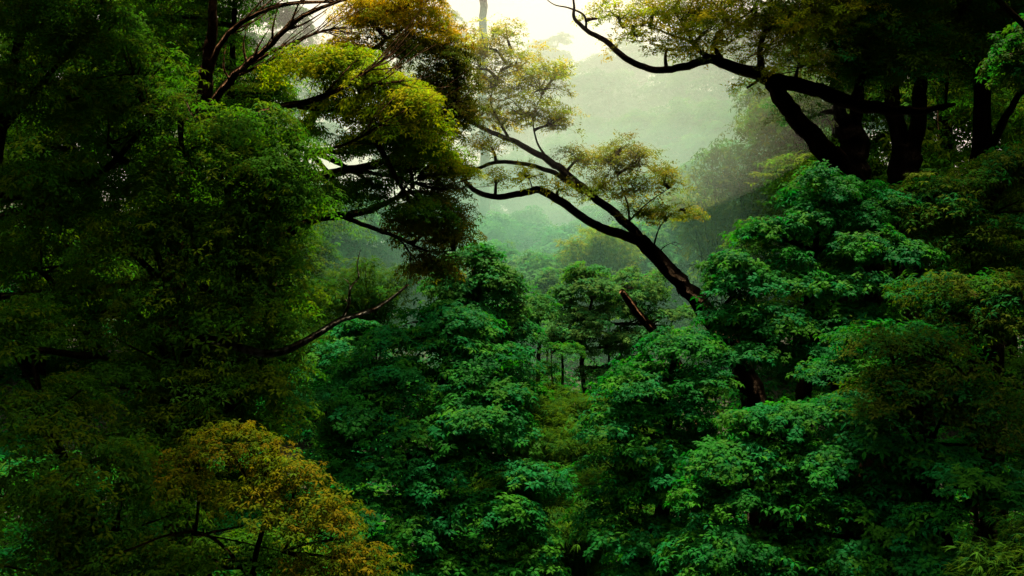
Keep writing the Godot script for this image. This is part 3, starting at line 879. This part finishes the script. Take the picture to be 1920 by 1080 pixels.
# ------------------------------------------------------------------ upper right canopy
func build_right_canopy() -> void:
	var air := {"spray": "fine", "pal": "airy", "size": 1.05, "tuft": 0.32, "cover": 0.66, "layers": 1.8, "flat": 1.1, "fill": 0.5, "leaf": "thin", "twigs": 0.5, "twig": 0.009, "ragged": 0.4, "low": -0.5, "stem": 0.035}
	var dk := {"spray": "fine", "pal": "olive", "cover": 0.9, "layers": 2.4, "leaf": "soft", "size": 1.2, "twigs": 0.6}
	plant("overhanging_tree", "overhanging tree with a long russet limb stretched over the mist", "tree", 1640, 27.5,
		[[1620, 420, 27.5, 0.36], [1570, 310, 27.8, 0.30], [1520, 255, 28, 0.26], [1480, 200, 28.1, 0.235], [1445, 155, 28.2, 0.21]],
		[
			[[1790, 196, 29.5, 0.05], [1715, 208, 28.8, 0.11], [1640, 202, 28.2, 0.16], [1560, 178, 28.2, 0.18], [1500, 162, 28.2, 0.20], [1450, 150, 28.2, 0.20], [1400, 134, 28.2, 0.16], [1345, 113, 28.2, 0.125], [1315, 115, 28.2, 0.11], [1265, 129, 28.1, 0.10], [1215, 127, 28, 0.09], [1170, 107, 27.9, 0.08], [1140, 80, 27.8, 0.068], [1105, 60, 27.8, 0.058], [1078, 34, 27.7, 0.045], [1076, 10, 27.7, 0.03], [1072, -20, 27.7, 0.02]],
			[[1100, 56, 27.8, 0.035], [1096, 30, 27.8, 0.028], [1070, 16, 27.8, 0.022], [1040, 9, 27.8, 0.015], [1022, -4, 27.8, 0.01]],
			[[1335, 113, 28.2, 0.07], [1308, 92, 28.2, 0.055], [1295, 70, 28.2, 0.045], [1280, 45, 28.2, 0.03], [1262, 20, 28.2, 0.015]],
			[[1296, 78, 28.2, 0.035], [1260, 66, 28.1, 0.026], [1210, 48, 28, 0.018], [1170, 52, 27.9, 0.008]],
			[[1360, 118, 28.2, 0.07], [1340, 90, 28.3, 0.055], [1345, 65, 28.3, 0.045], [1380, 40, 28.4, 0.03], [1420, 15, 28.4, 0.015]],
			[[1430, 142, 28.3, 0.10], [1425, 90, 28.5, 0.08], [1440, 30, 28.6, 0.05], [1450, -40, 28.7, 0.03]],
			[[1600, 190, 28, 0.12], [1625, 110, 28, 0.09], [1600, 40, 28, 0.06], [1590, -30, 28, 0.04]],
		],
		[
			[1160, 30, 27.8, 45, 24, 0.8, {"cover": 0.5}], [1195, 70, 27.8, 45, 22, 0.8, {"cover": 0.45}], [1230, 20, 28, 50, 34, 1.0], [1250, 90, 28, 45, 24, 0.8, {"cover": 0.5}], [1290, 30, 28.1, 50, 40, 1.1], [1300, 90, 28, 36, 20, 0.7], [1350, 20, 28.3, 60, 40, 1.2], [1370, 80, 28.3, 55, 34, 1.0], [1420, 30, 28.4, 60, 45, 1.2], [1430, 100, 28.4, 50, 34, 1.0],
			[1400, 165, 28, 30, 16, 0.5, {"cover": 0.4}], [1120, 35, 27.8, 26, 14, 0.5, {"cover": 0.4}],
			[1490, 60, 28.4, 70, 60, 1.4, {"cover": 0.95}], [1500, 125, 28.4, 60, 34, 1.2, {"cover": 0.95}], [1570, 40, 28.2, 80, 60, 1.5, {"cover": 0.95}], [1320, 60, 27.6, 60, 36, 0.9], [1210, 45, 27.6, 50, 26, 0.8], [1580, 120, 28.2, 70, 45, 1.3, dk], [1660, 60, 28, 80, 70, 1.5, dk], [1680, 140, 28, 70, 45, 1.3, dk], [1500, -140, 28.4, 150, 70, 2.6, dk], [1680, -120, 28, 160, 80, 2.6, dk], [1600, -250, 28, 200, 80, 3.0, dk], [1520, -50, 28.4, 130, 60, 2.2, dk], [1320, -50, 28.2, 120, 50, 2.0],
		], air, "brown")
	var dim := {"spray": "fine", "pal": "olive", "size": 1.45, "tuft": 0.45, "cover": 0.9, "layers": 2.2, "flat": 0.9, "fill": 0.3, "leaf": "soft", "twigs": 0.5}
	plant("twin_trunk_tree", "dark tree with a forked trunk behind the overhanging tree", "tree", 1605, 33,
		[[1605, 420, 33, 0.5], [1600, 290, 33, 0.46], [1592, 240, 33, 0.40]],
		[[[1592, 250, 33, 0.24], [1575, 210, 33, 0.2], [1570, 160, 33, 0.17], [1560, 60, 33, 0.1]], [[1598, 250, 33, 0.24], [1606, 200, 33, 0.2], [1620, 120, 33, 0.14], [1640, 20, 33, 0.08]]],
		[[1560, 40, 33.5, 90, 70, 2.0], [1650, 60, 33.5, 90, 70, 2.0], [1600, 140, 34, 60, 40, 1.5], [1510, 225, 34.5, 50, 45, 1.0, {"cover": 0.4}], [1640, -60, 33.5, 120, 70, 2.5], [1600, -180, 33.5, 200, 90, 3.5]], dim, "dark")
	plant("thick_trunk_tree", "darkest tree with two thick trunks rising behind the olive shrub", "tree", 1700, 31,
		[[1702, 420, 31, 0.504], [1700, 320, 31, 0.446], [1697, 270, 31, 0.374]],
		[[[1692, 290, 31, 0.259], [1675, 210, 31, 0.238], [1670, 120, 31, 0.187], [1660, 0, 31, 0.108]], [[1708, 290, 31, 0.259], [1722, 220, 31, 0.230], [1728, 120, 31, 0.180], [1740, -20, 31, 0.108]]],
		[[1720, 60, 30.6, 100, 70, 1.8], [1790, 110, 30.6, 80, 60, 1.6], [1760, 20, 30.4, 110, 60, 1.8], [1770, -70, 31, 160, 70, 2.8], [1780, -200, 30, 220, 90, 3.5], [1760, -150, 26, 160, 80, 2.5]], dim, "dark")
	plant("edge_trunk_tree", "dark slanting-branched tree near the olive shrub's far end", "tree", 1845, 32,
		[[1845, 400, 32, 0.360], [1842, 300, 32, 0.302], [1840, 150, 32, 0.230], [1840, 0, 32, 0.144]],
		[[[1848, 300, 32, 0.144], [1885, 220, 31.6, 0.115], [1930, 150, 31.3, 0.072]], [[1780, 60, 31, 0.058], [1776, 140, 31, 0.050], [1772, 205, 31, 0.036]]],
		[[1850, 60, 31.5, 100, 70, 2.0], [1930, 80, 31.5, 90, 80, 2.0], [1870, 150, 31.8, 80, 45, 1.6], [1860, -60, 32, 150, 70, 2.6], [1900, -190, 30, 220, 90, 3.5], [1900, -170, 25, 180, 80, 2.5]], dim, "dark")
	plant("edge_leaf_tree", "fresh green leafy spray hanging at the dark upper edge", "tree", 1990, 20,
		[[1990, 500, 20, 0.2], [1985, 300, 20, 0.16], [1975, 100, 20, 0.1]], [],
		[[1905, 100, 19.6, 36, 40, 0.6], [1930, 150, 19.6, 30, 30, 0.6], [1990, 60, 20, 60, 60, 1.0], [1850, -130, 17.6, 150, 60, 1.6], [1700, -160, 17.4, 140, 55, 1.5], [1960, -120, 16.4, 160, 70, 1.8], [1830, -220, 18, 200, 70, 2.0]], {"spray": "broad", "pal": "olive", "size": 0.9, "tuft": 0.4, "cover": 0.8, "leaf": "gloss"}, "dark")  # the clumps above the frame are unseen, added to shade the right shrubs

# ------------------------------------------------------------------ right shrubs
func build_right_shrubs() -> void:
	var em := {"spray": "broad", "pal": "emerald", "size": 0.85, "tier": 0.62, "tuft": 0.58, "cover": 0.88, "layers": 2.0, "flat": 0.6, "fill": 0.2, "leaf": "gloss", "ragged": 0.3, "low": -0.3, "twigs": 0.5}
	var deep := em.duplicate()
	deep.pal = "emerald"
	plant("broadleaf_shrub", "tall tiered emerald shrub standing below the overhanging tree", "shrub", 1500, 21.5,
		[[1500, 900, 21.5, 0.2], [1510, 700, 21.5, 0.15], [1520, 520, 21.5, 0.08], [1540, 400, 21.5, 0.04]],
		[[[1508, 700, 21.5, 0.08], [1420, 600, 21, 0.06], [1370, 540, 20.8, 0.03]], [[1512, 650, 21.5, 0.08], [1620, 560, 21, 0.05], [1680, 500, 20.8, 0.03]]],
		[
			[1560, 360, 22.5, 70, 36, 0.9, {"pal": "emerald"}], [1640, 400, 22.5, 70, 36, 0.9, {"pal": "emerald"}], [1530, 410, 22, 60, 30, 0.8, {"pal": "emerald"}], [1440, 445, 21.5, 60, 30, 0.8], [1580, 460, 21.5, 80, 30, 0.9], [1670, 480, 21.5, 50, 30, 0.8],
			[1400, 505, 21, 55, 32, 0.8], [1490, 520, 21, 70, 32, 0.9], [1600, 530, 21, 75, 30, 0.9], [1360, 570, 20.6, 55, 36, 0.8], [1450, 600, 20.6, 75, 36, 0.9], [1560, 600, 20.8, 70, 30, 0.9], [1640, 590, 20.6, 50, 26, 0.7], [1400, 660, 20.2, 60, 36, 0.8], [1520, 680, 20.2, 60, 30, 0.7],
		], em, "dark")
	var lobed_shrub_clumps := [
			[1225, 690, 19.5, 50, 34, 0.7], [1280, 650, 19.8, 50, 34, 0.7], [1180, 745, 19.2, 42, 36, 0.7], [1250, 760, 19.2, 60, 36, 0.8], [1320, 720, 19.5, 60, 40, 0.8], [1150, 815, 19, 45, 38, 0.7], [1220, 840, 18.9, 60, 38, 0.8], [1150, 900, 18.8, 45, 36, 0.7], [1240, 920, 18.7, 65, 40, 0.8], [1150, 975, 18.6, 55, 36, 0.7], [1240, 1010, 18.5, 70, 45, 0.8], [1170, 1060, 18.4, 70, 40, 0.8], [1310, 830, 19.2, 45, 40, 0.7, {"pal": "emerald"}],
		]
	var lobed_shrub := plant("lobed_shrub", "pointed emerald shrub with large glossy leaves beside the clearing", "shrub", 1240, 19.5,
		[[1240, 1000, 19.5, 0.14], [1250, 850, 19.5, 0.1], [1250, 720, 19.5, 0.05]], [],
		lobed_shrub_clumps, em, "dark")
	single_leaves(lobed_shrub, lobed_shrub_clumps, 20)
	var front_shrub_clumps := [
			[1400, 810, 16.8, 60, 34, 0.6], [1480, 790, 16.8, 60, 34, 0.6], [1550, 780, 16.8, 55, 34, 0.6], [1340, 860, 16.4, 50, 34, 0.6], [1430, 870, 16.3, 70, 36, 0.7], [1530, 870, 16.3, 70, 36, 0.7], [1330, 930, 16, 55, 36, 0.6], [1430, 950, 15.9, 75, 40, 0.7], [1540, 960, 15.9, 75, 40, 0.7, {"pal": "emerald"}], [1350, 1010, 15.7, 65, 40, 0.6], [1460, 1040, 15.6, 80, 40, 0.7, {"pal": "emerald"}], [1590, 1040, 15.6, 80, 40, 0.7, {"pal": "emerald"}], [1640, 930, 16, 60, 34, 0.6, {"pal": "emerald"}], [1700, 1020, 15.6, 70, 40, 0.7, {"pal": "emerald"}], [1340, 1080, 15.4, 80, 36, 0.6],
		]
	em["size"] = 0.74
	var front_shrub := plant("front_shrub", "wide low emerald shrub in front with stacked leaf tiers", "shrub", 1460, 16.5,
		[[1460, 1060, 16.5, 0.13], [1465, 930, 16.5, 0.09], [1470, 800, 16.5, 0.04]], [],
		front_shrub_clumps, em, "dark")
	single_leaves(front_shrub, front_shrub_clumps, 20)
	plant("arching_shrub", "emerald shrub arching against the speckled small-leaved bush", "shrub", 1590, 18,
		[[1590, 960, 18, 0.1], [1600, 820, 18, 0.07], [1610, 680, 18, 0.03]], [],
		[[1660, 630, 18.2, 60, 26, 0.6], [1600, 650, 18.2, 55, 26, 0.6], [1560, 700, 18, 45, 30, 0.6], [1600, 740, 17.8, 60, 34, 0.6], [1630, 690, 17.8, 40, 30, 0.5]], em, "dark")
	plant("speckled_bush", "small-leaved olive bush with pale twigs on the dark side", "shrub", 1740, 16,
		[[1740, 980, 16, 0.08], [1735, 900, 16, 0.06], [1740, 830, 16, 0.04]],
		[[[1738, 860, 16, 0.03], [1700, 800, 15.7, 0.02], [1670, 740, 15.6, 0.01]], [[1738, 850, 16, 0.03], [1770, 780, 15.7, 0.02], [1820, 720, 15.6, 0.01]], [[1738, 855, 15.9, 0.02], [1730, 790, 15.5, 0.014], [1720, 720, 15.4, 0.006]]],
		[[1670, 650, 16.2, 55, 40, 0.6], [1740, 660, 16.2, 60, 40, 0.6], [1650, 720, 15.8, 50, 40, 0.5], [1720, 740, 15.7, 60, 40, 0.6], [1790, 720, 15.8, 60, 45, 0.6], [1860, 770, 15.8, 60, 45, 0.6], [1640, 790, 15.6, 40, 34, 0.5], [1800, 800, 15.6, 60, 34, 0.5], [1880, 840, 15.6, 50, 40, 0.5]],
		{"spray": "fine", "pal": "olive", "size": 1.0, "tuft": 0.36, "cover": 0.8, "layers": 2.2, "leaf": "soft", "fill": 0.3, "twigs": 0.9, "twig": 0.008, "stem": 0.02}, "brown")
	plant("olive_shrub", "dim olive shrub sloping up along the dark trunks", "shrub", 1830, 22,
		[[1830, 700, 22, 0.2], [1830, 500, 22, 0.12], [1840, 400, 22, 0.06]], [],
		[[1740, 370, 22.3, 50, 36, 0.8], [1810, 345, 22.3, 55, 36, 0.9], [1880, 310, 22.3, 55, 40, 0.9], [1930, 330, 22, 60, 60, 1.0], [1780, 410, 21.8, 70, 40, 0.9], [1870, 400, 21.8, 70, 45, 0.9], [1800, 460, 21.6, 70, 40, 0.9], [1900, 480, 21.6, 60, 45, 0.9]],
		{"spray": "droop", "pal": "olive", "size": 1.0, "tuft": 0.45, "cover": 0.85, "layers": 2.2, "leaf": "soft"}, "dark")
	plant("shadowed_bush", "shadowed olive bush between the olive shrub and the speckled bush", "shrub", 1830, 19,
		[[1830, 760, 19, 0.12], [1830, 640, 19, 0.08], [1830, 560, 19, 0.04]], [],
		[[1770, 530, 19, 55, 36, 0.7], [1840, 550, 19, 60, 40, 0.8], [1910, 560, 19, 50, 50, 0.8], [1780, 590, 18.7, 60, 36, 0.7], [1870, 620, 18.7, 60, 40, 0.7]],
		{"spray": "droop", "pal": "olive", "size": 0.95, "tuft": 0.42, "cover": 0.85, "layers": 2.2, "leaf": "soft"}, "dark")
	plant("low_dark_shrub", "low nearly black shrub below the speckled bush", "shrub", 1780, 15,
		[[1780, 1060, 15, 0.08], [1780, 960, 15, 0.05]], [],
		[[1700, 850, 16.2, 70, 40, 0.7], [1610, 830, 16.6, 60, 40, 0.7], [1780, 860, 16.2, 60, 36, 0.6], [1720, 900, 15.4, 60, 36, 0.6], [1800, 910, 15.3, 70, 40, 0.6], [1890, 920, 15.2, 60, 40, 0.6], [1780, 990, 15, 70, 40, 0.6], [1740, 1070, 14.8, 80, 40, 0.6]], deep, "dark")
	bamboo("bamboo_grass", "yellow-green grassy tuft in the lower dark corner under the olive bush", 1912, 13.5, 8, 0.26, 985, 0.75, "bamboo grass", 0.4)
	# broken stub
	var stub := thing("broken_stub", "short broken dark red stub poking from the pointed emerald shrub", "branch", ground_at(1290, 21))
	limb(stub, "trunk", [[1290, 760, 21, 0.11], [1255, 655, 21, 0.095], [1232, 625, 21, 0.085], [1205, 598, 21, 0.08], [1182, 568, 20.9, 0.075], [1164, 546, 20.8, 0.06]], bark["brown"], 9, true)

# ------------------------------------------------------------------ centre shrubs
func build_centre_shrubs() -> void:
	var em := {"spray": "broad", "pal": "emerald", "size": 1.0, "tier": 0.65, "tuft": 0.58, "cover": 0.88, "layers": 2.0, "flat": 0.6, "fill": 0.2, "leaf": "gloss", "ragged": 0.32, "low": -0.3, "twigs": 0.5}
	plant("broad_central_shrub", "broad central emerald tree sloping down to the golden bush", "shrub", 830, 25,
		[[830, 1000, 25, 0.22], [830, 850, 25, 0.18], [835, 720, 25, 0.12], [840, 620, 25, 0.06]],
		[[[830, 880, 25, 0.08], [720, 800, 24.3, 0.05], [640, 770, 24, 0.03]], [[832, 850, 25, 0.08], [920, 780, 24.4, 0.05], [970, 740, 24, 0.03]]],
		[
			[790, 600, 25.8, 55, 34, 0.9], [850, 600, 26, 60, 38, 1.0], [740, 640, 25.4, 55, 34, 0.9], [820, 660, 25.2, 75, 36, 1.0], [900, 680, 25.2, 70, 36, 1.0], [690, 690, 24.8, 55, 36, 0.9], [770, 720, 24.6, 75, 36, 1.0], [870, 740, 24.5, 75, 36, 1.0], [940, 730, 24.6, 50, 32, 0.9],
			[610, 760, 24, 52, 40, 0.9], [690, 770, 24, 70, 40, 0.9], [790, 800, 23.8, 80, 40, 1.0], [890, 810, 23.8, 75, 40, 1.0], [960, 800, 24, 50, 36, 0.9], [640, 840, 23.6, 60, 40, 0.9], [720, 870, 23.4, 75, 40, 0.9], [830, 880, 23.2, 80, 42, 1.0], [930, 880, 23.2, 70, 40, 0.9],
			[990, 900, 23, 45, 36, 0.8], [700, 950, 22.8, 75, 42, 0.9], [810, 970, 22.6, 85, 44, 1.0], [920, 970, 22.6, 75, 42, 0.9], [990, 1000, 22.4, 50, 40, 0.8], [760, 1060, 22.2, 90, 45, 0.9], [880, 1060, 22.2, 85, 45, 0.9], [980, 1080, 22, 60, 40, 0.8],
		], em, "dark")

# ------------------------------------------------------------------ unseen trees added outside the frame to shade both sides
func build_beside_frame() -> void:
	var look := {"spray": "broad", "pal": "emerald", "size": 2.2, "tuft": 0.55, "cover": 0.8, "layers": 2.2, "fill": 0.3, "leaf": "soft", "twigs": 0.3, "stem": 0.1}
	for s in [
		["left", -13.0, -15.0, 24.0, 6.5], ["left", -12.0, -4.0, 23.0, 6.5], ["right", 13.0, -13.0, 23.0, 6.0], ["right", 12.0, -3.0, 24.0, 6.5], ["left", -9.5, 1.5, 22.5, 5.0], ["right", 10.0, 1.5, 22.5, 5.0], ["left", -8.5, -9.0, 23.0, 5.2], ["right", 8.8, -8.5, 23.0, 5.2], ["left", -9.0, 7.0, 25.0, 6.5], ["right", 9.5, 7.0, 25.0, 6.5], ["left", -18.0, -27.0, 26.0, 6.0], ["right", 20.0, -26.0, 26.0, 6.0],
	]:
		var foot := Vector3(s[1], ground_height(s[1], s[2]), s[2])
		var o := thing("added_shade_tree", "unseen leafy tree added beside the viewpoint to shade the near shrubs", "tree", foot, "unseen added trees round the viewpoint")
		var top: float = s[3] - foot.y
		var tubes := Tubes.new()
		var path := smooth_path([Vector3(0, -0.4, 0), Vector3(0.2, top * 0.4, 0.1), Vector3(-0.1, top * 0.8, 0)], [0.5, 0.36, 0.12], 5, 0.5)
		tubes.add(path[0], path[1], 8, 0.1)
		var t := MeshInstance3D.new()
		t.name = "trunk"
		t.mesh = tubes.mesh()
		t.material_override = bark["dark"]
		o.add_child(t, true)
		var low: float = 0.62 if s[2] < -5.0 else 0.15     # crowns beside the viewpoint are drawn low to block frontal light
		var n := 7 if s[2] < -5.0 else 13
		for i in n:
			var g := i * 2.4
			var r: float = s[4] * (0.55 if i < n - 1 else 0.0)
			var c := Vector3(cos(g) * r, top * (low + (0.92 - low) * i / (n - 1.0)), sin(g) * r)
			var rr: float = s[4] * 0.45
			leafy_branch(o, nearest([path[0]], c), c, Vector3(rr, rr * 0.6, rr), look, bark["dark"])
